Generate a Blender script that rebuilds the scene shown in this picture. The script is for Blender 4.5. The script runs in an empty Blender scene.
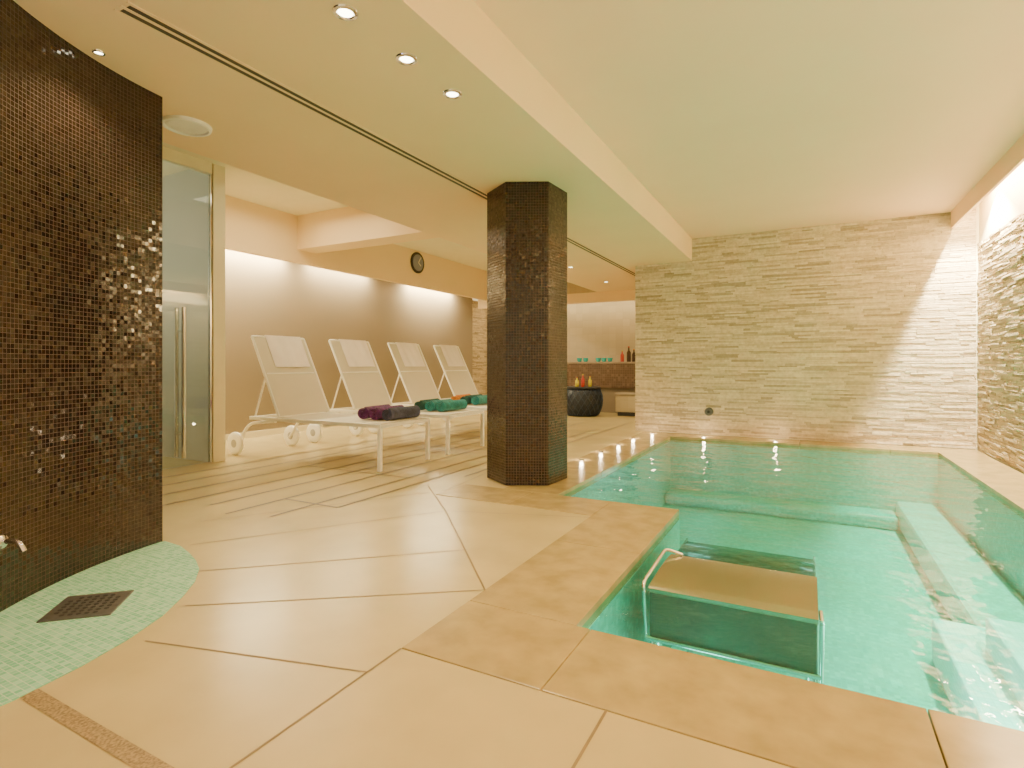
import bpy, bmesh, math, random
from mathutils import Vector, Matrix
random.seed(7)
C = bpy.context.scene.collection
PI = math.pi

# ------------------------------------------------------------------ materials
def newmat(name):
    m = bpy.data.materials.new(name); m.use_nodes = True
    nt = m.node_tree; nt.nodes.clear()
    out = nt.nodes.new('ShaderNodeOutputMaterial')
    return m, nt, out
def N(nt, t, **kw):
    n = nt.nodes.new(t)
    for k, v in kw.items(): setattr(n, k, v)
    return n
def ramp(nt, stops, interp='LINEAR'):
    r = N(nt, 'ShaderNodeValToRGB'); cr = r.color_ramp; cr.interpolation = interp
    while len(cr.elements) < len(stops): cr.elements.new(0.5)
    for e, (p, c) in zip(cr.elements, stops):
        e.position = p; e.color = (c[0], c[1], c[2], 1)
    return r
def simple(name, col, rough=0.5, metal=0.0, var=0.08, scale=6.0, bump=0.0, bscale=40.0, spec=0.5, sheen=0.0):
    m, nt, out = newmat(name); L = nt.links.new
    b = N(nt, 'ShaderNodeBsdfPrincipled')
    tc = N(nt, 'ShaderNodeTexCoord')
    no = N(nt, 'ShaderNodeTexNoise'); no.inputs['Scale'].default_value = scale; no.inputs['Detail'].default_value = 6
    L(tc.outputs['Object'], no.inputs['Vector'])
    r = ramp(nt, [(0.3, [c*(1-var) for c in col]), (0.7, [min(1, c*(1+var)) for c in col])])
    L(no.outputs['Fac'], r.inputs['Fac']); L(r.outputs['Color'], b.inputs['Base Color'])
    b.inputs['Roughness'].default_value = rough; b.inputs['Metallic'].default_value = metal
    b.inputs['Specular IOR Level'].default_value = spec
    b.inputs['Sheen Weight'].default_value = sheen
    if bump:
        n2 = N(nt, 'ShaderNodeTexNoise'); n2.inputs['Scale'].default_value = bscale; n2.inputs['Detail'].default_value = 3
        L(tc.outputs['Object'], n2.inputs['Vector'])
        bp = N(nt, 'ShaderNodeBump'); bp.inputs['Strength'].default_value = bump; bp.inputs['Distance'].default_value = 0.01
        L(n2.outputs['Fac'], bp.inputs['Height']); L(bp.outputs['Normal'], b.inputs['Normal'])
    L(b.outputs['BSDF'], out.inputs['Surface'])
    return m
def emis(name, col, s):
    m, nt, out = newmat(name)
    e = N(nt, 'ShaderNodeEmission'); e.inputs['Color'].default_value = (*col, 1); e.inputs['Strength'].default_value = s
    nt.links.new(e.outputs[0], out.inputs['Surface']); return m
def mosaic(name, size, stops, grout, rough=0.15, tilt=0.1, metal=0.0, gw=0.06, coat=0.0):
    m, nt, out = newmat(name); L = nt.links.new
    b = N(nt, 'ShaderNodeBsdfPrincipled')
    tc = N(nt, 'ShaderNodeTexCoord')
    sc = N(nt, 'ShaderNodeVectorMath', operation='SCALE'); sc.inputs['Scale'].default_value = 1/size
    L(tc.outputs['UV'], sc.inputs[0])
    fl = N(nt, 'ShaderNodeVectorMath', operation='FLOOR'); L(sc.outputs[0], fl.inputs[0])
    fr = N(nt, 'ShaderNodeVectorMath', operation='FRACTION'); L(sc.outputs[0], fr.inputs[0])
    sb = N(nt, 'ShaderNodeVectorMath', operation='SUBTRACT'); L(fr.outputs[0], sb.inputs[0]); sb.inputs[1].default_value = (.5, .5, 0)
    ab = N(nt, 'ShaderNodeVectorMath', operation='ABSOLUTE'); L(sb.outputs[0], ab.inputs[0])
    sx = N(nt, 'ShaderNodeSeparateXYZ'); L(ab.outputs[0], sx.inputs[0])
    mx = N(nt, 'ShaderNodeMath', operation='MAXIMUM'); L(sx.outputs[0], mx.inputs[0]); L(sx.outputs[1], mx.inputs[1])
    gt = N(nt, 'ShaderNodeMath', operation='GREATER_THAN'); L(mx.outputs[0], gt.inputs[0]); gt.inputs[1].default_value = 0.5-gw
    wn = N(nt, 'ShaderNodeTexWhiteNoise', noise_dimensions='3D'); L(fl.outputs[0], wn.inputs['Vector'])
    r = ramp(nt, stops, 'CONSTANT'); L(wn.outputs['Value'], r.inputs['Fac'])
    mix = N(nt, 'ShaderNodeMix', data_type='RGBA'); L(gt.outputs[0], mix.inputs['Factor'])
    L(r.outputs['Color'], mix.inputs['A']); mix.inputs['B'].default_value = (*grout, 1)
    L(mix.outputs['Result'], b.inputs['Base Color'])
    rr = N(nt, 'ShaderNodeMapRange'); L(gt.outputs[0], rr.inputs['Value'])
    rr.inputs['To Min'].default_value = rough; rr.inputs['To Max'].default_value = 0.8
    L(rr.outputs[0], b.inputs['Roughness'])
    s2 = N(nt, 'ShaderNodeVectorMath', operation='SUBTRACT'); L(wn.outputs['Color'], s2.inputs[0]); s2.inputs[1].default_value = (.5, .5, .5)
    s3 = N(nt, 'ShaderNodeVectorMath', operation='SCALE'); L(s2.outputs[0], s3.inputs[0]); s3.inputs['Scale'].default_value = tilt
    ge = N(nt, 'ShaderNodeNewGeometry')
    ad = N(nt, 'ShaderNodeVectorMath', operation='ADD'); L(ge.outputs['Normal'], ad.inputs[0]); L(s3.outputs[0], ad.inputs[1])
    nm = N(nt, 'ShaderNodeVectorMath', operation='NORMALIZE'); L(ad.outputs[0], nm.inputs[0])
    L(nm.outputs[0], b.inputs['Normal'])
    b.inputs['Metallic'].default_value = metal
    L(b.outputs['BSDF'], out.inputs['Surface'])
    return m
def stone(name, c0, c1, c2):
    m, nt, out = newmat(name); L = nt.links.new
    b = N(nt, 'ShaderNodeBsdfPrincipled'); b.inputs['Roughness'].default_value = 0.75
    ge = N(nt, 'ShaderNodeNewGeometry')
    r = ramp(nt, [(0, c0), (.35, c1), (1, c2)]); L(ge.outputs['Random Per Island'], r.inputs['Fac'])
    tc = N(nt, 'ShaderNodeTexCoord')
    no = N(nt, 'ShaderNodeTexNoise'); no.inputs['Scale'].default_value = 24; no.inputs['Detail'].default_value = 6
    L(tc.outputs['Object'], no.inputs['Vector'])
    r2 = ramp(nt, [(.3, (.80, .77, .72)), (.65, (1, 1, 1))]); L(no.outputs['Fac'], r2.inputs['Fac'])
    mx = N(nt, 'ShaderNodeMix', data_type='RGBA', blend_type='MULTIPLY'); mx.inputs['Factor'].default_value = 1
    L(r.outputs['Color'], mx.inputs['A']); L(r2.outputs['Color'], mx.inputs['B']); L(mx.outputs['Result'], b.inputs['Base Color'])
    n2 = N(nt, 'ShaderNodeTexNoise'); n2.inputs['Scale'].default_value = 50; n2.inputs['Detail'].default_value = 4
    L(tc.outputs['Object'], n2.inputs['Vector'])
    bp = N(nt, 'ShaderNodeBump'); bp.inputs['Strength'].default_value = .8; bp.inputs['Distance'].default_value = .012
    L(n2.outputs['Fac'], bp.inputs['Height']); L(bp.outputs['Normal'], b.inputs['Normal'])
    L(b.outputs['BSDF'], out.inputs['Surface']); return m
def glassy(name, tint, ior=1.33, rough=0.02, bump=0.0, bscale=3.0, metal_gloss=(1, 1, 1)):
    m, nt, out = newmat(name); L = nt.links.new
    tr = N(nt, 'ShaderNodeBsdfTransparent'); tr.inputs['Color'].default_value = (*tint, 1)
    gl = N(nt, 'ShaderNodeBsdfGlossy'); gl.inputs['Roughness'].default_value = rough; gl.inputs['Color'].default_value = (*metal_gloss, 1)
    fr = N(nt, 'ShaderNodeFresnel'); fr.inputs['IOR'].default_value = ior
    mx = N(nt, 'ShaderNodeMixShader')
    L(fr.outputs[0], mx.inputs[0]); L(tr.outputs[0], mx.inputs[1]); L(gl.outputs[0], mx.inputs[2])
    if bump:
        tc = N(nt, 'ShaderNodeTexCoord')
        no = N(nt, 'ShaderNodeTexNoise'); no.inputs['Scale'].default_value = bscale; no.inputs['Detail'].default_value = 3
        L(tc.outputs['Object'], no.inputs['Vector'])
        bp = N(nt, 'ShaderNodeBump'); bp.inputs['Strength'].default_value = bump; bp.inputs['Distance'].default_value = .03
        L(no.outputs['Fac'], bp.inputs['Height']); L(bp.outputs['Normal'], gl.inputs['Normal']); L(bp.outputs['Normal'], fr.inputs['Normal'])
    L(mx.outputs[0], out.inputs['Surface']); return m

M_ceil = simple('plaster_ceiling', (.92, .70, .41), .8, var=.02, scale=1.5)
M_ceilp = simple('plaster_ceiling_pool', (.99, .70, .46), .8, var=.02, scale=1.5)
M_white = simple('plaster_white', (.85, .77, .54), .8, var=.02)
M_taupe = simple('plaster_taupe', (.29, .232, .158), .8, var=.03, scale=1.0)
M_grey = simple('plaster_grey', (.44, .45, .39), .5, var=.06, scale=1.0)
M_floor = simple('limestone_floor', (.54, .43, .205), .26, var=.09, scale=2.2, bump=.03, bscale=20)
M_cop = simple('coping_stone', (.40, .295, .125), .24, var=.17, scale=7, bump=.06)
M_joint = simple('floor_joint', (.24, .165, .075), .6)
M_strip = simple('pebble_strip', (.13, .085, .04), .5, var=.5, scale=120)
M_strip2 = simple('pebble_strip_tan', (.28, .195, .09), .5, var=.5, scale=120)
M_brown = mosaic('mosaic_brown', .022, [(0, (.015, .0075, .005)), (.4, (.020, .010, .0065)), (.8, (.026, .013, .009))], (.066, .042, .030), .12, .15, gw=.055)
M_col = mosaic('mosaic_column', .024, [(0, (.014, .007, .0045)), (.4, (.020, .010, .006)), (.8, (.028, .014, .0085))], (.080, .046, .028), .2, .14, gw=.06)
M_mint = mosaic('mosaic_mint', .022, [(0, (.22, .54, .34)), (.3, (.27, .59, .38)), (.6, (.32, .63, .42)), (.85, (.38, .67, .46))], (.40, .56, .40), .22, .05, gw=.07)
M_pool = mosaic('mosaic_pool', .03, [(0, (.0, .46, .38)), (.3, (.004, .51, .43)), (.6, (.012, .56, .48)), (.85, (.035, .63, .55))], (.04, .58, .50), .4, .03, gw=.05)
M_poolw = mosaic('mosaic_pool_white', .03, [(0, (.80, .90, .82)), (.5, (.88, .94, .88))], (.7, .82, .75), .4, .03, gw=.07)
M_counter = mosaic('mosaic_counter', .05, [(0, (.10, .055, .03)), (.5, (.13, .075, .045)), (.8, (.18, .11, .065))], (.2, .14, .09), .3, .05)
M_stone = stone('ledge_stone', (.46, .365, .235), (.73, .60, .41), (.87, .75, .54))
M_stone2 = stone('ledge_stone_grey', (.42, .335, .21), (.66, .54, .36), (.82, .70, .49))
M_water = glassy('pool_water_surface', (.36, .96, .88), 1.33, .01, .9, 3.4)
M_glass = glassy('door_glass', (.95, .98, .96), 1.4, .01)
M_chrome = simple('chrome', (.75, .75, .74), .12, 1.0, var=.02)
M_steel = simple('brushed_steel', (.52, .50, .36), .22, .95, var=.08, scale=3)
M_steels = simple('steel_side', (.40, .36, .28), .26, .8, var=.10, scale=3)
M_steeld = simple('perforated_steel', (.012, .12, .095), .12, .3, var=.1)
M_frame = simple('white_frame', (.94, .91, .84), .35, var=.01)
M_sling = simple('sling_fabric', (.70, .64, .52), .7, var=.02, bump=.2, bscale=300)
M_towelw = simple('towel_white', (.96, .88, .85), .95, var=.04, bump=.5, bscale=120, sheen=.3)
M_purple = simple('towel_purple', (.13, .02, .16), .95, var=.6, scale=18, bump=.6, bscale=150, sheen=.2)
M_slate = simple('towel_slate', (.05, .055, .13), .95, var=.5, scale=18, bump=.6, bscale=150, sheen=.2)
M_teal = simple('towel_teal', (.01, .22, .23), .95, var=.4, scale=18, bump=.6, bscale=150, sheen=.2)
M_dteal = simple('towel_dark_green', (.02, .09, .08), .95, var=.4, scale=18, bump=.6, bscale=150)
M_orange = simple('towel_orange', (.60, .20, .02), .95, var=.3, scale=18, bump=.6, bscale=150)
M_rubber = simple('grey_rubber', (.45, .43, .40), .5)
M_black = simple('black_plastic', (.02, .02, .022), .4)
M_grate = simple('drain_metal', (.13, .125, .115), .4, .5, var=.2, scale=30)
M_navy = simple('woven_navy', (.012, .018, .035), .45, var=.4, scale=40)
M_slot = simple('slot_dark', (.07, .055, .04), .6)
M_cup = simple('turquoise_glaze', (.05, .50, .50), .2)
M_red = simple('red_glaze', (.45, .03, .02), .3)
M_yel = simple('yellow_liquid', (.65, .55, .05), .2)
M_bottle = simple('dark_bottle', (.06, .03, .02), .15)
M_lamp = emis('lamp_lens', (1, .88, .6), 16)
M_lampf = emis('floor_lamp_lens', (1, .85, .6), 30)
M_tilew = mosaic('tile_back', .16, [(0, (.46, .38, .25)), (.5, (.48, .40, .26)), (.8, (.50, .42, .275))], (.43, .35, .23), .4, .01, gw=.012)

# ------------------------------------------------------------------ geometry helpers
def auto_uv(bm):
    uv = bm.loops.layers.uv.verify()
    for f in bm.faces:
        n = f.normal
        ax = max(range(3), key=lambda i: abs(n[i]))
        for l in f.loops:
            c = l.vert.co
            l[uv].uv = ((c.y, c.z), (c.x, c.z), (c.x, c.y))[ax]
def mk(name, bm, mat, parent=None, loc=(0, 0, 0), smooth=False, label=None, category=None, kind=None, uv=True, bevel=0):
    bm.normal_update()
    if uv: auto_uv(bm)
    me = bpy.data.meshes.new(name); bm.to_mesh(me); bm.free()
    for mm in (mat if isinstance(mat, (list, tuple)) else [mat]): me.materials.append(mm)
    if smooth:
        for p in me.polygons: p.use_smooth = True
        me.set_sharp_from_angle(angle=math.radians(50))
    o = bpy.data.objects.new(name, me); C.objects.link(o); o.location = loc
    if parent: o.parent = parent
    if bevel:
        b = o.modifiers.new('bevel', 'BEVEL'); b.width = bevel; b.segments = 2; b.limit_method = 'ANGLE'
    meta(o, label, category, kind)
    return o
def meta(o, label=None, category=None, kind=None, group=None):
    if label: o['label'] = label
    if category: o['category'] = category
    if kind: o['kind'] = kind
    if group: o['group'] = group
def empty(name, loc, label, category, group=None, rot=0):
    e = bpy.data.objects.new(name, None); C.objects.link(e); e.location = loc; e.rotation_euler = (0, 0, rot)
    e.empty_display_size = .1
    meta(e, label, category, None, group); return e
def dup(o, parent=None, loc=None, rot=None, scale=None):
    c = o.copy(); C.objects.link(c)
    if parent: c.parent = parent
    if loc is not None: c.location = loc
    if rot is not None: c.rotation_euler = rot
    if scale is not None: c.scale = scale
    for ch in list(o.children): dup(ch, parent=c)
    return c
def box(bm, x0, x1, y0, y1, z0, z1):
    v = [bm.verts.new(p) for p in ((x0, y0, z0), (x1, y0, z0), (x1, y1, z0), (x0, y1, z0), (x0, y0, z1), (x1, y0, z1), (x1, y1, z1), (x0, y1, z1))]
    for f in ((3, 2, 1, 0), (4, 5, 6, 7), (0, 1, 5, 4), (1, 2, 6, 5), (2, 3, 7, 6), (3, 0, 4, 7)): bm.faces.new([v[i] for i in f])
def B(name, x0, x1, y0, y1, z0, z1, mat, **kw):
    bm = bmesh.new(); box(bm, x0, x1, y0, y1, z0, z1); return mk(name, bm, mat, **kw)
def S(name, x0, x1, y0, y1, z0, z1, mat, **kw):
    return B(name, x0, x1, y0, y1, z0, z1, mat, kind='structure', **kw)
def lathe(bm, prof, seg=32, c=(0, 0, 0), axis='Z'):
    rings = []
    for r, z in prof:
        ring = []
        for i in range(seg):
            a = 2*PI*i/seg; p = (r*math.cos(a), r*math.sin(a), z)
            if axis == 'Y': p = (p[0], p[2], p[1])
            if axis == 'X': p = (p[2], p[0], p[1])
            ring.append(bm.verts.new((p[0]+c[0], p[1]+c[1], p[2]+c[2])))
        rings.append(ring)
    for a, b in zip(rings, rings[1:]):
        for i in range(seg):
            bm.faces.new((a[i], a[(i+1) % seg], b[(i+1) % seg], b[i]))
    if prof[0][0] > 1e-4: bm.faces.new(rings[0][::-1])
    if prof[-1][0] > 1e-4: bm.faces.new(rings[-1])
    bmesh.ops.remove_doubles(bm, verts=bm.verts, dist=1e-5)
    bmesh.ops.recalc_face_normals(bm, faces=bm.faces)
def tube(bm, pts, r, seg=10, rz=None):
    pts = [Vector(p) for p in pts]; prev = None; rings = []
    for i, p in enumerate(pts):
        t = (pts[min(i+1, len(pts)-1)]-pts[max(i-1, 0)]).normalized()
        if prev is None:
            ref = Vector((0, 0, 1)) if abs(t.z) < .9 else Vector((0, 1, 0)); u = t.cross(ref).normalized()
        else:
            u = (prev-t*prev.dot(t)).normalized()
        w = t.cross(u); prev = u
        rings.append([bm.verts.new(p+(u*math.cos(2*PI*k/seg)+w*math.sin(2*PI*k/seg))*r) for k in range(seg)])
    for a, b in zip(rings, rings[1:]):
        for i in range(seg): bm.faces.new((a[i], a[(i+1) % seg], b[(i+1) % seg], b[i]))
    bm.faces.new(rings[0][::-1]); bm.faces.new(rings[-1])
def fillet(pts, r=.05, n=5):
    pts = [Vector(p) for p in pts]; out = [pts[0]]
    for a, b, c in zip(pts, pts[1:], pts[2:]):
        p0 = b+(a-b).normalized()*r; p2 = b+(c-b).normalized()*r
        for i in range(n+1):
            t = i/n; out.append(p0*(1-t)**2+b*2*t*(1-t)+p2*t*t)
    out.append(pts[-1]); return out
def sheet(bm, prof, y0, y1, th, ny=4):
    n = len(prof); P = [Vector((p[0], 0, p[1])) for p in prof]
    nor = []
    for i in range(n):
        t = (P[min(i+1, n-1)]-P[max(i-1, 0)]).normalized(); nor.append(Vector((-t.z, 0, t.x)))
    top = [[bm.verts.new((P[i].x+nor[i].x*th, y0+(y1-y0)*j/ny, P[i].z+nor[i].z*th)) for j in range(ny+1)] for i in range(n)]
    bot = [[bm.verts.new((P[i].x, y0+(y1-y0)*j/ny, P[i].z)) for j in range(ny+1)] for i in range(n)]
    for i in range(n-1):
        for j in range(ny):
            bm.faces.new((top[i][j], top[i+1][j], top[i+1][j+1], top[i][j+1]))
            bm.faces.new((bot[i][j], bot[i][j+1], bot[i+1][j+1], bot[i+1][j]))
        bm.faces.new((top[i][0], bot[i][0], bot[i+1][0], top[i+1][0]))
        bm.faces.new((top[i][ny], top[i+1][ny], bot[i+1][ny], bot[i][ny]))
    for j in range(ny):
        bm.faces.new((top[0][j], top[0][j+1], bot[0][j+1], bot[0][j]))
        bm.faces.new((top[-1][j], bot[-1][j], bot[-1][j+1], top[-1][j+1]))
    bmesh.ops.recalc_face_normals(bm, faces=bm.faces)
def poly(bm, pts, z0, z1):
    a = [bm.verts.new((x, y, z0)) for x, y in pts]; b = [bm.verts.new((x, y, z1)) for x, y in pts]
    bm.faces.new(a[::-1]); bm.faces.new(b)
    n = len(pts)
    for i in range(n): bm.faces.new((a[i], a[(i+1) % n], b[(i+1) % n], b[i]))
    bmesh.ops.recalc_face_normals(bm, faces=bm.faces)

# ------------------------------------------------------------------ room dimensions
ZL, ZP, ZH = 2.64, 2.975, 3.22      # low ceiling, pool ceiling, lounge recess
YF, YB = 8.75, 12.2                  # stone wall, lounge back wall
XR, XW = 1.84, -7.1
Y0 = -2.2

# floor with the pool opening
pool = [(-1.78, 8.28), (-1.78, 4.12), (-.82, 4.12), (-.82, 2.09), (1.38, 2.09), (1.38, 8.28)]
xs = [XW, -2.28, -1.33, -.82, 1.38, XR]; ys = [Y0, 1.62, 2.09, 3.67, 4.12, 8.28, YB]
def incop(x, y):
    return (x > -1.33 and 1.62 < y < 8.75) or (x > -2.28 and 3.67 < y < 8.75)
bm = bmesh.new()
vv = {}
def gv(i, j):
    if (i, j) not in vv: vv[(i, j)] = bm.verts.new((xs[i], ys[j], 0))
    return vv[(i, j)]
for i in range(len(xs)-1):
    for j in range(len(ys)-1):
        cx, cy = (xs[i]+xs[i+1])/2, (ys[j]+ys[j+1])/2
        if incop(cx, min(cy, 8.5) if xs[i] >= -2.29 and ys[j] >= 8.2 else cy): continue
        bm.faces.new((gv(i, j), gv(i+1, j), gv(i+1, j+1), gv(i, j+1)))
r = bmesh.ops.extrude_face_region(bm, geom=bm.faces[:])
for v in [g for g in r['geom'] if isinstance(g, bmesh.types.BMVert)]: v.co.z = -.12
bmesh.ops.recalc_face_normals(bm, faces=bm.faces)
mk('floor', bm, M_floor, kind='structure')

# coping slabs
tn = [0]
def trim(x0, x1, y0, y1, z0, z1, mat, bevel=0):
    tn[0] += 1
    return S('trim_%d' % tn[0], x0, x1, y0, y1, z0, z1, mat, bevel=bevel)
g = .002
def slabs(x0, x1, y0, y1, axis, cuts):
    lo, hi = (x0, x1) if axis == 'x' else (y0, y1)
    e = [lo]+cuts+[hi]
    for a, b in zip(e, e[1:]):
        if axis == 'x': trim(a+g, b-g, y0+g, y1-g, -.07, .004, M_cop, .003)
        else: trim(x0+g, x1-g, a+g, b-g, -.07, .004, M_cop, .003)
slabs(-1.33, 1.38, 1.62, 2.09, 'x', [-.76, .32])
slabs(-1.33, -.82, 2.09, 4.12, 'y', [3.05])
slabs(-2.66, -1.33, 3.67, 4.12, 'x', [-2.0])
slabs(-2.28, -1.78, 4.12, 8.28, 'y', [5.2, 6.3, 7.3])
slabs(-2.28, 1.84, 8.28, 8.74, 'x', [-1.2, -.1, .9])
slabs(1.38, 1.83, 1.62, 8.28, 'y', [2.8, 3.9, 5.0, 6.1, 7.2])

# tile joints inlaid in the floor
bmj = bmesh.new()
def joint(x0, y0, x1, y1, w=.0045, bmx=None, z=.0012):
    d = Vector((x1-x0, y1-y0, 0)).normalized(); n = Vector((-d.y, d.x, 0))*w
    vs = [Vector((x0, y0, z))+n, Vector((x0, y0, z))-n, Vector((x1, y1, z))-n, Vector((x1, y1, z))+n]
    (bmx or bmj).faces.new([(bmx or bmj).verts.new(v) for v in vs])
for a in [(-2.225, 1.206, -1.33, 1.44), (-1.33, 1.62, -1.31, -2), (-2.395, 1.463, -1.33, 2.226), (-1.33, 2.226, -2.3, 3.3),
          (-2.74, 1.74, -1.71, 2.66), (-3.18, 1.97, -2.3, 3.3), (-2.3, 3.3, -1.33, 3.62), (-2.3, 3.3, -2.9, 3.9), (-.54, 1.62, -.54, -2),
          (.35, 1.62, .35, -2), (-3.6, 2.3, -2.75, 3.72), (-2.2, .83, -2.2, -2), (-1.33, .5, .9, .5),
          (-2.66, 3.7, -2.9, 6), (-2.9, 6, -2.7, 9)]:
    joint(*a)
for k in range(12):
    y = 4.2+k*.62; joint(-6.9, y, -5.6, y, .004)
mk('floor', bmj, M_joint, kind='structure')
bms = bmesh.new()
joint(-2.5, .84, -1.33, .835, .026, bms, .0016)
mk('floor', bms, M_strip2, kind='structure')
bms = bmesh.new()
for x, ya, yb in [(-3.05, 3.0, 8.6), (-3.28, 2.6, 6.6), (-3.62, 2.5, 9.5), (-3.95, 2.6, 7.4), (-4.25, 2.4, 9.9), (-4.6, 2.5, 8.2), (-4.95, 2.4, 10.4), (-5.3, 2.4, 9.0), (-2.85, 4.4, 9.8)]:
    joint(x, ya, x, yb, .014, bms, .0018)
joint(-3.05, 3.0, -3.62, 3.0, .012, bms, .0017); joint(-3.28, 4.1, -4.6, 4.1, .010, bms, .0017)
mk('floor', bms, M_strip, kind='structure')

# walls -------------------------------------------------------------
def ledge_wall(bm, s0, s1, z0, z1, f):
    z = z0
    while z < z1-1e-4:
        h = random.choice([.016, .022, .026, .032, .024]); h = min(h, z1-z)
        s = s0-random.random()*.3
        while s < s1:
            l = random.uniform(.08, .45); a, b = max(s, s0), min(s+l, s1); s += l
            if b-a < .01: continue
            d = random.choice([.010, .013, .016, .020, .024])
            q = [(a, z), (b, z), (b, z+h), (a, z+h)]
            base = [bm.verts.new(f(p[0], p[1], .004)) for p in q]
            e = .002
            q2 = [(a+e, z+e), (b-e, z+e), (b-e, z+h-e), (a+e, z+h-e)]
            top = [bm.verts.new(f(p[0], p[1], d+random.uniform(-.003, .003))) for p in q2]
            bm.faces.new(top)
            for i in range(4): bm.faces.new((base[i], base[(i+1) % 4], top[(i+1) % 4], top[i]))
        z += h
    bmesh.ops.recalc_face_normals(bm, faces=bm.faces)
bm = bmesh.new(); ledge_wall(bm, -2.44, 1.84, .008, 3.1, lambda s, z, d: (s, YF+.03-d, z))
mk('wall_stone_far', bm, M_stone, kind='structure')
bm = bmesh.new(); ledge_wall(bm, Y0, YF+.02, .008, 2.55, lambda s, z, d: (XR+.03-d, s, z))
mk('wall_stone_right', bm, M_stone2, kind='structure')
S('wall_far', -2.44, 1.95, YF+.03, YF+.3, -.1, 3.3, M_white)
S('wall_right', XR+.03, XR+.24, Y0, YF+.03, -.1, 3.3, M_white)
S('wall_back', XW-.2, -2.0, YB, YB+.2, -.1, 3.3, M_tilew)
S('wall_left', XW-.2, XW, 3.82, 11.3, -.1, 3.4, M_taupe)
S('wall_shower_room', XW-.2, XW, Y0, 3.82, -.1, 3.4, M_grey)
bm = bmesh.new(); ledge_wall(bm, 11.3, YB, 0, 2.64, lambda s, z, d: (XW-.15+d, s, z)); mk('wall_stone_alcove', bm, M_stone, kind='structure')
bm = bmesh.new(); ledge_wall(bm, XW, -5.6, 0, 2.64, lambda s, z, d: (s, YB-d, z)); mk('wall_stone_back', bm, M_stone, kind='structure')
S('wall_jamb', XW, -5.65, 3.76, 3.90, 0, ZH, M_white)
S('wall_shower_side', XW, -5.70, 3.745, 3.76, 0, ZH, M_grey)
S('wall_return', -2.44, -2.24, YF+.3, YB, -.1, 2.64, M_white)
# ceilings
S('ceiling_low', -4.06, -1.56, Y0, YB, ZL, 3.4, M_ceil)
S('ceiling_low_entry', -5.68, -4.06, Y0, 1.8, ZL, 3.4, M_ceil)
S('ceiling_pool', -1.56, 1.6, Y0, YF+.04, ZP, 3.4, M_ceilp)
S('ceiling_cove', 1.6, XR+.04, Y0, YF+.04, 3.12, 3.4, M_white)
S('ceiling_lounge', XW, -4.06, Y0, YB, ZH, 3.45, M_white)
trim(1.585, 1.612, Y0, YF, 2.77, 3.2, M_ceilp)
trim(-6.62, -6.55, 3.9, YB, 2.54, ZH, M_ceil)
trim(-6.55, -4.06, 5.65, 6.0, 2.73, ZH, M_ceil)
trim(-7.1, -2.44, 11.55, 11.62, 2.42, 2.64, M_ceil)
S('baseboard_left', XW, XW+.015, 3.9, 11.3, 0, .09, M_white)

# gently curved (concave) mosaic shower wall: plan arc, solid behind
A, Bp = Vector((-2.99, 1.02)), Vector((-3.38, 1.93))
chord = Bp-A; nl = Vector((-chord.y, chord.x)).normalized()
arc = []
for i in range(25):
    t = i/24; arc.append(A+chord*t+nl*(.065*4*t*(1-t)))
pre = [Vector((-2.62, .10)), Vector((-2.68, .28)), Vector((-2.75, .47)), Vector((-2.83, .67)), Vector((-2.91, .85))]
path = [Vector((-2.45, -.5)), Vector((-2.52, -.2))]+pre+arc
bm = bmesh.new(); uvl = bm.loops.layers.uv.verify()
lo = [bm.verts.new((p.x, p.y, 0)) for p in path]; hi = [bm.verts.new((p.x, p.y, ZL)) for p in path]
s = 0
for i in range(len(path)-1):
    f = bm.faces.new((lo[i], lo[i+1], hi[i+1], hi[i])); l2 = (path[i+1]-path[i]).length
    for l, uvv in zip(f.loops, ((s, 0), (s+l2, 0), (s+l2, ZL), (s, ZL))): l[uvl].uv = uvv
    s += l2
bl, bh = bm.verts.new((-5.5, 1.93, 0)), bm.verts.new((-5.5, 1.93, ZL))
cl, ch = bm.verts.new((-5.5, -.5, 0)), bm.verts.new((-5.5, -.5, ZL))
for q in ((lo[-1], bl, bh, hi[-1]), (bl, cl, ch, bh), (cl, lo[0], hi[0], ch)):
    f = bm.faces.new(q)
    for l in f.loops: l[uvl].uv = (l.vert.co.x+l.vert.co.y, l.vert.co.z)
bm.faces.new(hi+[bh, ch]); 
bmesh.ops.recalc_face_normals(bm, faces=bm.faces)
mk('wall_shower', bm, M_brown, kind='structure', uv=False, smooth=True)

# mint mosaic shower floor
pts = [(-3.37, 1.94), (-3.2, 1.93), (-3.05, 1.885), (-2.9, 1.83), (-2.76, 1.76), (-2.62, 1.65), (-2.5, 1.52), (-2.38, 1.36), (-2.29, 1.18), (-2.23, 1.0), (-2.19, .8), (-2.18, .5), (-2.2, .2), (-2.3, -.1), (-2.5, -.4), (-3.2, -.4), (-3.5, 1.0), (-3.5, 1.6)]
bm = bmesh.new(); poly(bm, pts, .0005, .004); mk('floor', bm, M_mint, kind='structure')

# hexagonal mosaic column
colx, coly, CR = -2.29, 4.59, .37
nrm = math.atan2(-coly, -colx)
bm = bmesh.new(); uvl = bm.loops.layers.uv.verify()
h0 = [bm.verts.new((CR*math.cos(nrm+PI/6+i*PI/3), CR*math.sin(nrm+PI/6+i*PI/3), 0)) for i in range(6)]
h1 = [bm.verts.new((v.co.x, v.co.y, ZL-.008)) for v in h0]
for i in range(6):
    f = bm.faces.new((h0[i], h0[(i+1) % 6], h1[(i+1) % 6], h1[i]))
    for l, uvv in zip(f.loops, ((i*CR, 0), ((i+1)*CR, 0), ((i+1)*CR, ZL), (i*CR, ZL))): l[uvl].uv = uvv
bm.faces.new(h0[::-1]); bm.faces.new(h1)
mk('column', bm, M_col, loc=(colx, coly, .007), uv=False, label='hexagonal structural column clad in dark brown glass mosaic', category='column')

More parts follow.
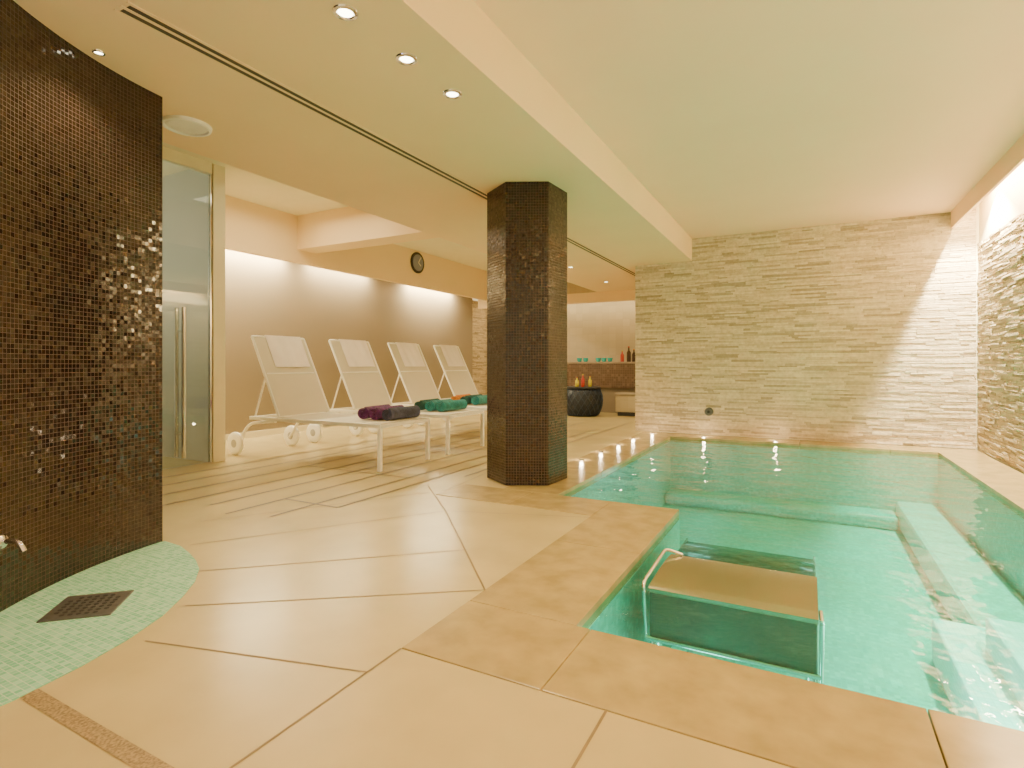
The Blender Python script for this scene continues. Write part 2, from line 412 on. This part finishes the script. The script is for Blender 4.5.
# pool basin --------------------------------------------------------
ZB = -.9
bm = bmesh.new()
vb = [bm.verts.new((x, y, ZB)) for x, y in pool]; vt = [bm.verts.new((x, y, -.068)) for x, y in pool]
bm.faces.new(vb)
for i in range(6): bm.faces.new((vb[i], vb[(i+1) % 6], vt[(i+1) % 6], vt[i]))
mk('pool_basin', bm, M_pool, label='pool basin lined with small turquoise glass mosaic', category='swimming pool')
bm = bmesh.new(); box(bm, .95, 1.375, 4.6, 8.27, ZB+.002, -.62); box(bm, -1.77, .94, 7.85, 8.27, ZB+.002, -.74)
mk('pool_ledge', bm, M_pool, label='submerged mosaic seating ledge along the pool wall', category='pool ledge', bevel=.04)
bm = bmesh.new()
for k in range(3): box(bm, .72+.2*k, 1.375, 2.10, 4.55-.35*k, ZB+.002, -.62+.19*k)
mk('pool_steps', bm, M_poolw, label='white mosaic steps going down into the pool', category='steps', bevel=.015)
bm = bmesh.new(); bm.faces.new([bm.verts.new((x, y, 0)) for x, y in pool]); bm.normal_update()
for f in bm.faces:
    if f.normal.z < 0: f.normal_flip()
mk('pool_water', bm, M_water, loc=(0, 0, -.026), label='clear turquoise pool water with faint ripples', category='water')

# stainless jet bench in the water
e = empty('jet_bench', (-.32, 3.16, ZB), 'stainless steel massage bench standing in the turquoise pool', 'pool bench')
zt = -.014-ZB
def prof_sheet(bm, prof, x0, x1, th):
    sheet(bm, prof, x0, x1, th, 6)
    for v in bm.verts: v.co = Vector((v.co.y, v.co.x, v.co.z))
    bmesh.ops.recalc_face_normals(bm, faces=bm.faces)
bm = bmesh.new()
prof_sheet(bm, [(-.49, zt-.03), (-.486, zt-.012), (-.47, zt-.002), (-.43, zt+.001), (-.36, zt+.003), (-.26, zt+.007), (-.14, zt+.009), (-.04, zt+.006), (.03, zt-.004)], -.36, .36, -.006)
mk('seat', bm, M_steel, parent=e, smooth=True, label='curved brushed steel seat')
bm = bmesh.new(); box(bm, -.355, .355, -.48, -.467, zt-.27, zt-.02)
mk('front_panel', bm, M_steeld, parent=e, bevel=.004, label='dark green steel front panel')
for sx in (-1, 1):
    bm = bmesh.new(); box(bm, sx*.352-.006, sx*.352+.006, -.46, .46, zt-.5, zt-.03)
    mk('side_panel', bm, M_steels, parent=e, bevel=.004)
bm = bmesh.new()
prof_sheet(bm, [(.035, zt-.022), (.08, zt-.026), (.3, zt-.030), (.42, zt-.038), (.46, zt-.06), (.475, zt-.10), (.48, zt-.3)], -.35, .35, -.008)
mk('back_panel', bm, M_steeld, parent=e, smooth=True, label='dark green curved steel back panel')
for x in (-.33, .33):
    for y in (-.42, .42):
        bm = bmesh.new(); tube(bm, [(x, y, .002), (x, y, zt-.1)], .02); mk('leg', bm, M_chrome, parent=e, smooth=True)
bm = bmesh.new(); tube(bm, fillet([(-.37, -.48, zt-.26), (-.385, -.49, zt+.01), (-.38, -.02, zt+.04), (-.30, .02, zt+.005)], .05), .009)
mk('grab_rail', bm, M_chrome, parent=e, smooth=True, label='bent chrome tube rail')
bm = bmesh.new(); tube(bm, fillet([(.37, -.40, zt-.01), (.372, -.49, zt-.015), (.37, -.49, zt-.27)], .02), .009)
mk('grab_rail', bm, M_chrome, parent=e, smooth=True, label='bent chrome tube rail')
bm = bmesh.new(); tube(bm, [(-.37, -.492, zt-.25), (.37, -.492, zt-.25)], .012)
mk('front_bar', bm, M_chrome, parent=e, smooth=True)

# water inlet on the stone wall
e = empty('water_jet', (-1.31, YF-.005, .35), 'small round dark metal water jet on the stone wall', 'water jet')
bm = bmesh.new(); lathe(bm, [(.001, -.06), (.05, -.06), (.06, -.045), (.062, .01)], 24, axis='Y'); mk('flange', bm, M_grate, parent=e, smooth=True)
bm = bmesh.new(); lathe(bm, [(.001, -.075), (.02, -.075), (.024, -.06)], 16, axis='Y'); mk('nozzle', bm, M_black, parent=e)

# floor uplights -----------------------------------------------------
def floorlight(loc):
    e = empty('floor_light', loc, 'small round recessed floor light glowing warm in stone', 'floor light', 'floor lights along the pool edge')
    bm = bmesh.new(); lathe(bm, [(.026, 0), (.034, 0), (.034, .004), (.026, .004)], 20); mk('rim', bm, M_chrome, parent=e)
    bm = bmesh.new(); lathe(bm, [(.001, .003), (.024, .003), (.026, 0)], 20); mk('lens', bm, M_lampf, parent=e)
    return e
fl = floorlight((-2.2, 5.75, .005))
flp = [(-2.2, 5.75)]
for p in [(-2.2, 6.4), (-2.2, 7.1), (-2.2, 7.8), (-2.1, 8.5), (-1.35, 8.52), (-.4, 8.52)]:
    dup(fl, loc=(p[0], p[1], .005)); flp.append(p)

# ceiling fittings ----------------------------------------------------
e = empty('recessed_downlight', (-1.84, 1.854, ZL), 'round recessed downlight with pale rim in plaster ceiling', 'ceiling light', 'recessed ceiling downlights')
bm = bmesh.new(); lathe(bm, [(.036, -.002), (.04, -.008), (.055, -.006), (.058, 0)], 28); mk('rim', bm, M_chrome, parent=e, smooth=True)
bm = bmesh.new(); lathe(bm, [(.001, -.003), (.034, -.003), (.036, -.001)], 24); mk('lens', bm, M_lamp, parent=e)
dl = [(-1.84, 1.854), (-1.84, 2.286), (-1.84, 2.707)]
for p in dl[1:3]: dup(e, loc=(p[0], p[1], ZL))
o = dup(e, loc=(-3.18, 1.50, ZL), scale=(.5, .5, 1)); o['label'] = 'small recessed downlight beside the mosaic shower wall'
for p in [(-3.4, 6.2), (-3.4, 8.4), (-3.4, 10.2)]: dup(e, loc=(p[0], p[1], ZL))
e = empty('ceiling_speaker', (-3.63, 2.23, ZL), 'round flat white loudspeaker in the ceiling', 'speaker')
bm = bmesh.new(); lathe(bm, [(.125, -.003), (.13, -.022), (.145, -.02), (.15, 0)], 40); mk('rim', bm, M_frame, parent=e, smooth=True)
bm = bmesh.new(); lathe(bm, [(.001, -.016), (.11, -.016), (.127, -.008)], 40); mk('grille', bm, simple('grille', (.85, .82, .76), .7), parent=e)
e = empty('air_diffuser', (-2.68, 5.5, ZL), 'long linear slot air diffuser set in the ceiling', 'air vent')
bm = bmesh.new(); 
for x in (-.06, -.008, .044): box(bm, x, x+.016, -4.15, 6.0, -.006, -.001)
mk('frame', bm, M_ceil, parent=e)
bm = bmesh.new(); 
for x in (-.044, .008): box(bm, x, x+.036, -4.13, 5.98, -.002, -.0005)
mk('slot', bm, M_slot, parent=e, label='dark slot')

# wall clock
e = empty('wall_clock', (-6.55, 8.45, 2.99), 'round wall clock with dark rim and grey face', 'clock')
bm = bmesh.new(); lathe(bm, [(.20, .0), (.20, .02), (.19, .024), (.165, .024), (.165, .012)], 40, axis='X'); mk('rim', bm, M_black, parent=e, smooth=True)
bm = bmesh.new(); lathe(bm, [(.155, .020), (.155, .030), (.001, .030)], 40, axis='X'); mk('face', bm, simple('clock_face', (.24, .25, .29), .6), parent=e)
for ang, l in ((.6, .13), (2.2, .09)):
    bm = bmesh.new(); tube(bm, [(.036, 0, 0), (.036, math.sin(ang)*l, math.cos(ang)*l)], .007, 6); mk('hand', bm, M_white, parent=e)

# glass door
o = S('door_1', -5.688, -5.676, 2.9, 3.735, .01, 3.1, M_glass)
for xx in (-5.62, -5.745):
    bm = bmesh.new(); tube(bm, [(xx, 3.42, .1), (xx, 3.42, 1.64)], .022, 14)
    for z in (.35, 1.4): tube(bm, [(xx, 3.42, z), (-5.682, 3.42, z)], .009)
    h = mk('handle', bm, M_chrome, parent=o, smooth=True, label='tall vertical chrome bar handle')
S('window_1', -5.688, -5.676, -.2, 2.88, .01, 3.1, M_glass)
trim(-5.70, -5.66, 2.885, 2.897, 0, 3.2, M_chrome)
trim(-5.72, -5.64, -.2, 3.74, 3.1, 3.22, M_white)
trim(-5.70, -5.66, 3.735, 3.745, 0, 3.1, M_chrome)

# shower tap on curved wall
ang = math.radians(20)
e = empty('wall_tap', (-2.985, 1.04, .31), 'small chrome tap spout fixed to the mosaic wall', 'tap', rot=ang)
bm = bmesh.new(); lathe(bm, [(.001, -.0), (.028, 0), (.028, .012), (.012, .018)], 24, axis='X'); mk('flange', bm, M_chrome, parent=e, smooth=True)
bm = bmesh.new(); tube(bm, fillet([(.0, 0, 0), (.09, 0, .01), (.12, 0, -.035)], .03), .011); mk('spout', bm, M_chrome, parent=e, smooth=True)

# drain
e = empty('floor_drain', (-2.755, 1.26, .004), 'square dark metal perforated drain cover in mint mosaic', 'drain', rot=math.radians(44))
bm = bmesh.new(); box(bm, -.13, .13, -.13, .13, 0, .006); mk('cover', bm, M_grate, parent=e, bevel=.002)
bm = bmesh.new()
for i in range(7):
    for j in range(7):
        x, y = (i-3)*.030, (j-3)*.030
        if math.hypot(x, y) < .11: lathe(bm, [(.0095, .0055), (.0095, .0068)], 10, c=(x, y, 0))
mk('drain_holes', bm, M_black, parent=e)

# ------------------------------------------------------------------ sun loungers
GL = 'white sun loungers in a row'
e = empty('sun_lounger', (-4.7, 4.6, 0), 'white metal sun lounger with raised fabric back, towels on it', 'sun lounger', GL)
W = .39
bm = bmesh.new()
for s in (-1, 1):
    box(bm, -.95, 1.0, s*W-.015, s*W+.015, .425, .465)
box(bm, .965, 1.0, -W, W, .425, .462); box(bm, -.95, -.92, -W, W, .425, .462); box(bm, .2, .23, -W, W, .40, .425)
mk('frame', bm, M_frame, parent=e, bevel=.004)
for s in (-1, 1):
    bm = bmesh.new(); box(bm, .96, 1.0, s*W-.018, s*W+.018, 0, .425); mk('leg', bm, M_frame, parent=e, bevel=.004)
    bm = bmesh.new(); tube(bm, fillet([(-.55, s*(W-.02), .42), (-1.0, s*(W-.02), .38), (-1.2, s*(W-.02), .12)], .12), .018)
    mk('leg', bm, M_frame, parent=e, smooth=True)
    WR = .135
    bm = bmesh.new(); lathe(bm, [(.06, -.024), (.11, -.024), (.131, -.014), (WR, 0), (.131, .014), (.11, .024), (.06, .024)], 32, axis='Y')
    w = mk('wheel', bm, M_frame, parent=e, loc=(-1.2, s*(W+.01), WR), smooth=True)
    bm = bmesh.new(); lathe(bm, [(.001, -.028), (.03, -.028), (.065, -.02), (.065, .02), (.03, .028), (.001, .028)], 24, axis='Y')
    mk('hub', bm, M_rubber, parent=w, smooth=True, label='grey wheel hub')
bm = bmesh.new(); sheet(bm, [(-.5, .468), (-.2, .458), (.25, .452), (.7, .456), (.99, .466)], -W+.015, W-.015, .006); mk('seat', bm, M_sling, parent=e)
bk0, bk1 = Vector((-.5, 0, .48)), Vector((-.95, 0, 1.38))
bm = bmesh.new()
tube(bm, fillet([(bk0.x, -W+.02, bk0.z), (bk1.x, -W+.02, bk1.z), (bk1.x, W-.02, bk1.z), (bk0.x, W-.02, bk0.z)], .015), .015)
br = mk('backrest', bm, M_frame, parent=e, smooth=True)
bm = bmesh.new()
pr = []
for i in range(7):
    t = i/6; p = bk0.lerp(bk1, t); s = .006*math.sin(PI*t); pr.append((p.x-.896*s+.004, p.z-.443*s))
sheet(bm, pr, -W+.03, W-.03, -.004); mk('backrest_sling', bm, M_sling, parent=br)
bm = bmesh.new()
for s in (-1, 1): tube(bm, [(-.74, s*(W-.05), .95), (-.93, s*(W-.05), .46)], .011)
tube(bm, [(-.74, -W+.05, .95), (-.74, W-.05, .95)], .011)
mk('back_strut', bm, M_frame, parent=e, smooth=True)
LY = [4.6, 5.77, 6.95, 8.12]
for y in LY[1:]: dup(e, loc=(-4.7, y, 0))
# towels draped over each backrest
def drape(loc, y0, y1):
    bm = bmesh.new(); nn = Vector((.896, 0, .443)); P = []
    for i in range(7):
        p = bk0.lerp(bk1, .60+.40*i/6)+nn*.019; P.append((p.x, p.z))
    P.append((bk1.x+.008, bk1.z+.023)); P.append((bk1.x-.016, bk1.z+.012))
    for i in range(5):
        p = bk0.lerp(bk1, .99-.25*i/4)-nn*.020; P.append((p.x, p.z))
    sheet(bm, P, y0, y1, .004, 24)
    for v in bm.verts: v.co.x += .006*math.sin(v.co.y*38+v.co.z*5)
    o = mk('towel', bm, M_towelw, loc=loc, smooth=True, label='white towel draped over the top of a lounger backrest', category='towel')
    o['group'] = 'towels draped on lounger backs'; return o
t0 = drape((-4.7, 4.6, 0), -.20, .31)
for y in LY[1:]: dup(t0, loc=(-4.7, y, 0))
# rolled towels
def roll(mat, label, loc, r=.068, l=.46, rot=0):
    bm = bmesh.new(); n = 64; turns = 3.2; pf = []
    for i in range(n):
        t = i/(n-1); a = t*turns*2*PI; rr = .012+(r-.012)*t; pf.append((rr*math.cos(a), rr*math.sin(a)*.9))
    sheet(bm, pf, -l/2, l/2, .012, 6)
    zmin = min(v.co.z for v in bm.verts)
    for v in bm.verts: v.co.z -= zmin; v.co.x += .006*math.sin(v.co.y*25)
    o = mk('rolled_towel', bm, mat, loc=loc, smooth=True, label=label, category='towel'); o.rotation_euler = (0, 0, rot)
    o['group'] = 'rolled coloured towels on loungers'; return o
zt2 = .470
roll(M_purple, 'rolled purple patterned towel on a white lounger seat', (-4.24, 4.72, zt2), r=.08, rot=.12)
roll(M_purple, 'rolled purple patterned towel on a white lounger seat', (-4.06, 4.72, zt2), r=.08, rot=.05)
roll(M_slate, 'rolled dark slate blue towel on a white lounger seat', (-3.87, 4.72, zt2), r=.08, rot=-.05)
roll(M_dteal, 'rolled dark green towel on a white lounger seat', (-4.40, 5.9, zt2), r=.08, rot=.1)
roll(M_teal, 'rolled teal towel on a white lounger seat', (-4.21, 5.9, zt2), r=.08, rot=.0)
roll(M_teal, 'rolled teal towel on a white lounger seat', (-4.02, 5.9, zt2), r=.08, rot=-.1)
roll(M_orange, 'rolled orange towel on a white lounger seat', (-4.66, 7.1, zt2), r=.08, rot=.1)
roll(M_dteal, 'rolled dark green towel on a white lounger seat', (-4.47, 7.1, zt2), r=.08, rot=0)
roll(M_teal, 'rolled teal towel on a white lounger seat', (-4.28, 7.1, zt2), r=.08, rot=0)

# ------------------------------------------------------------------ back of lounge
e = empty('bar_counter', (-4.3, 11.95, 0), 'brown mosaic fronted counter against the tiled back wall', 'counter')
bm = bmesh.new(); box(bm, -1.3, 1.8, -.2, .24, .55, 1.08); mk('front', bm, M_counter, parent=e)
bm = bmesh.new(); box(bm, -1.32, 1.82, -.23, .24, 1.08, 1.12); mk('worktop', bm, simple('worktop', (.35, .27, .18), .3), parent=e, bevel=.005)
bm = bmesh.new(); box(bm, -1.28, 1.78, -.12, .24, 0, .55); mk('plinth', bm, M_taupe, parent=e)
e = empty('bench', (-3.1, 11.35, 0), 'pale low bench box beside the counter', 'bench')
bm = bmesh.new(); box(bm, -.42, .42, -.2, .2, .08, .42); mk('body', bm, M_tilew, parent=e, bevel=.01)
bm = bmesh.new(); box(bm, -.44, .44, -.22, .22, .42, .47); mk('seat', bm, M_taupe, parent=e, bevel=.01)
bm = bmesh.new(); box(bm, -.38, .38, -.17, .17, 0, .08); mk('plinth', bm, M_black, parent=e)
e = empty('drum_table', (-4.15, 10.9, 0), 'dark navy woven drum side table with flat top', 'side table')
bm = bmesh.new(); lathe(bm, [(.30, 0), (.34, .03), (.40, .18), (.42, .32), (.40, .46), (.36, .55), (.34, .56)], 40); mk('body', bm, M_navy, parent=e, smooth=True)
bm = bmesh.new()
for k in range(20):
    for sgn in (1, -1):
        tube(bm, [((rr+.004)*math.cos(k*PI/10+sgn*z*1.6), (rr+.004)*math.sin(k*PI/10+sgn*z*1.6), z) for rr, z in [(.34, .03), (.375, .11), (.40, .18), (.415, .26), (.42, .32), (.415, .39), (.40, .46), (.36, .55)]], .008, 5)
mk('lattice', bm, simple('lattice', (.03, .05, .09), .3), parent=e)
bm = bmesh.new(); lathe(bm, [(.001, .56), (.37, .56), (.38, .57), (.38, .59), (.37, .6), (.001, .6)], 40); mk('top', bm, M_black, parent=e)
def bottle(name, loc, r, h, mat, capmat, label, cat='bottle', group=None):
    e = empty(name, loc, label, cat, group)
    bm = bmesh.new(); lathe(bm, [(r*.9, 0), (r, .01), (r, h*.6), (r*.4, h*.75), (r*.35, h*.92)], 20); mk('body', bm, mat, parent=e, smooth=True)
    bm = bmesh.new(); lathe(bm, [(r*.4, h*.92), (r*.42, h), (.001, h)], 16); mk('cap', bm, capmat, parent=e)
bottle('bottle', (-4.25, 10.85, .6), .04, .20, M_yel, M_red, 'yellow bottle with red cap on the drum table')
bottle('bottle', (-4.1, 10.8, .6), .035, .26, M_red, M_yel, 'small red bottle on the drum table')
bottle('bottle', (-4.0, 10.95, .6), .035, .22, M_yel, M_orange, 'slim amber bottle on the drum table')
bottle('bottle', (-3.60, 11.9, 1.12), .04, .25, M_red, M_yel, 'red bottle with yellow cap on the counter')
bottle('bottle', (-3.46, 11.92, 1.12), .045, .34, M_bottle, M_red, 'tall dark bottle with red cap on the counter')
bottle('bottle', (-3.34, 11.9, 1.12), .04, .28, M_bottle, M_orange, 'dark bottle with orange cap on the counter')
bm = bmesh.new(); lathe(bm, [(.03, 0), (.05, .02), (.06, .09), (.054, .09), (.045, .025), (.001, .015)], 24)
cu = mk('cup', bm, M_cup, loc=(-4.6, 11.9, 1.12), smooth=True, label='turquoise glazed cup on the counter', category='cup'); cu['group'] = 'turquoise cups on the counter'
for x in (-4.45, -4.15, -4.02, -3.88): dup(cu, loc=(x, 11.9, 1.12))

# ------------------------------------------------------------------ lights
WARM = (1, .81, .45)
def area(name, loc, rot, sx, sy, p, col=WARM, spread=PI):
    d = bpy.data.lights.new(name, 'AREA'); d.shape = 'RECTANGLE'; d.size = sx; d.size_y = sy; d.energy = p; d.color = col; d.spread = spread
    o = bpy.data.objects.new(name, d); C.objects.link(o); o.location = loc; o.rotation_euler = rot; return o
def spot(name, loc, p, ang=100, col=WARM, blend=.6, rad=.04, rot=(0, 0, 0)):
    d = bpy.data.lights.new(name, 'SPOT'); d.energy = p; d.spot_size = math.radians(ang); d.spot_blend = blend; d.color = col; d.shadow_soft_size = rad
    o = bpy.data.objects.new(name, d); C.objects.link(o); o.location = loc; o.rotation_euler = rot
def point(name, loc, p, col, rad=.05):
    d = bpy.data.lights.new(name, 'POINT'); d.energy = p; d.color = col; d.shadow_soft_size = rad
    o = bpy.data.objects.new(name, d); C.objects.link(o); o.location = loc
area('cove_pool', (1.73, 3.1, 3.09), (0, 0, 0), .07, 10.2, 760, (1, .85, .55))
# extra spot added at the cove end to strengthen the shaft on the stone wall
spot('cove_shaft_fill', (1.715, 8.0, 3.05), 1300, 120, (1, .88, .60), .4, .015)
area('cove_lounge_a', (-6.98, 4.95, 2.70), (0, 0, 0), .08, 1.8, 150, (1, .84, .50))
area('cove_lounge_b', (-6.98, 7.0, 2.70), (0, 0, 0), .08, 1.4, 60, (1, .84, .50))
area('cove_lounge_c', (-6.98, 9.6, 2.70), (0, 0, 0), .08, 1.6, 130, (1, .84, .50))
area('cove_back', (-4.6, 11.9, 2.6), (0, 0, 0), 4.5, .2, 38, (1, .84, .50))
area('recess_lounge', (-5.4, 4.8, 3.1), (0, 0, 0), 1.5, 1.2, 25, (1, .84, .54))
point('shower_room_fill', (-6.4, 2.2, 2.3), 40, (1, .94, .76), .1)  # added fill for the enclosed room behind the glass, no fixture modelled
for p in dl[:3]: spot('downlight', (p[0], p[1], ZL-.02), 80, 120)
spot('downlight', (-2.95, 1.50, ZL-.02), 50, 120)
for p in [(-3.4, 6.2), (-3.4, 8.4), (-3.4, 10.2)]: spot('downlight', (p[0], p[1], ZL-.02), 75, 130)
for p in flp: point('floor_glow', (p[0], p[1], .05), 2.6, (1, .78, .48), .02)
for p in [(-1.2, 7.2, -.45), (-1.2, 5.0, -.45), (0.1, 6.6, -.45), (.2, 4.8, -.45), (-.45, 2.35, -.6), (.45, 3.6, -.5)]: point('pool_fill', p, 5, (.9, 1, .95), .15)  # fill lights added under water to brighten the basin, not real fittings
point('pool_step_fill', (1.0, 3.0, -.13), 40, (1, 1, .92), .06)  # added fill so the white steps stay bright through the tinted water
point('shower_blue_lamp', (-2.05, .15, 1.75), 9, (.25, .25, 1), .06)
w = bpy.data.worlds.new('world'); bpy.context.scene.world = w; w.use_nodes = True
w.node_tree.nodes['Background'].inputs[0].default_value = (1, .80, .43, 1); w.node_tree.nodes['Background'].inputs[1].default_value = 1.35

# ------------------------------------------------------------------ camera
cd = bpy.data.cameras.new('camera'); cam = bpy.data.objects.new('camera', cd); C.objects.link(cam)
cam.location = (0, 0, 1.05); cam.rotation_euler = (PI/2, 0, math.radians(28.07))
cd.sensor_width = 36; cd.lens = 19.51; cd.shift_y = -.01855; cd.clip_start = .02
bpy.context.scene.camera = cam
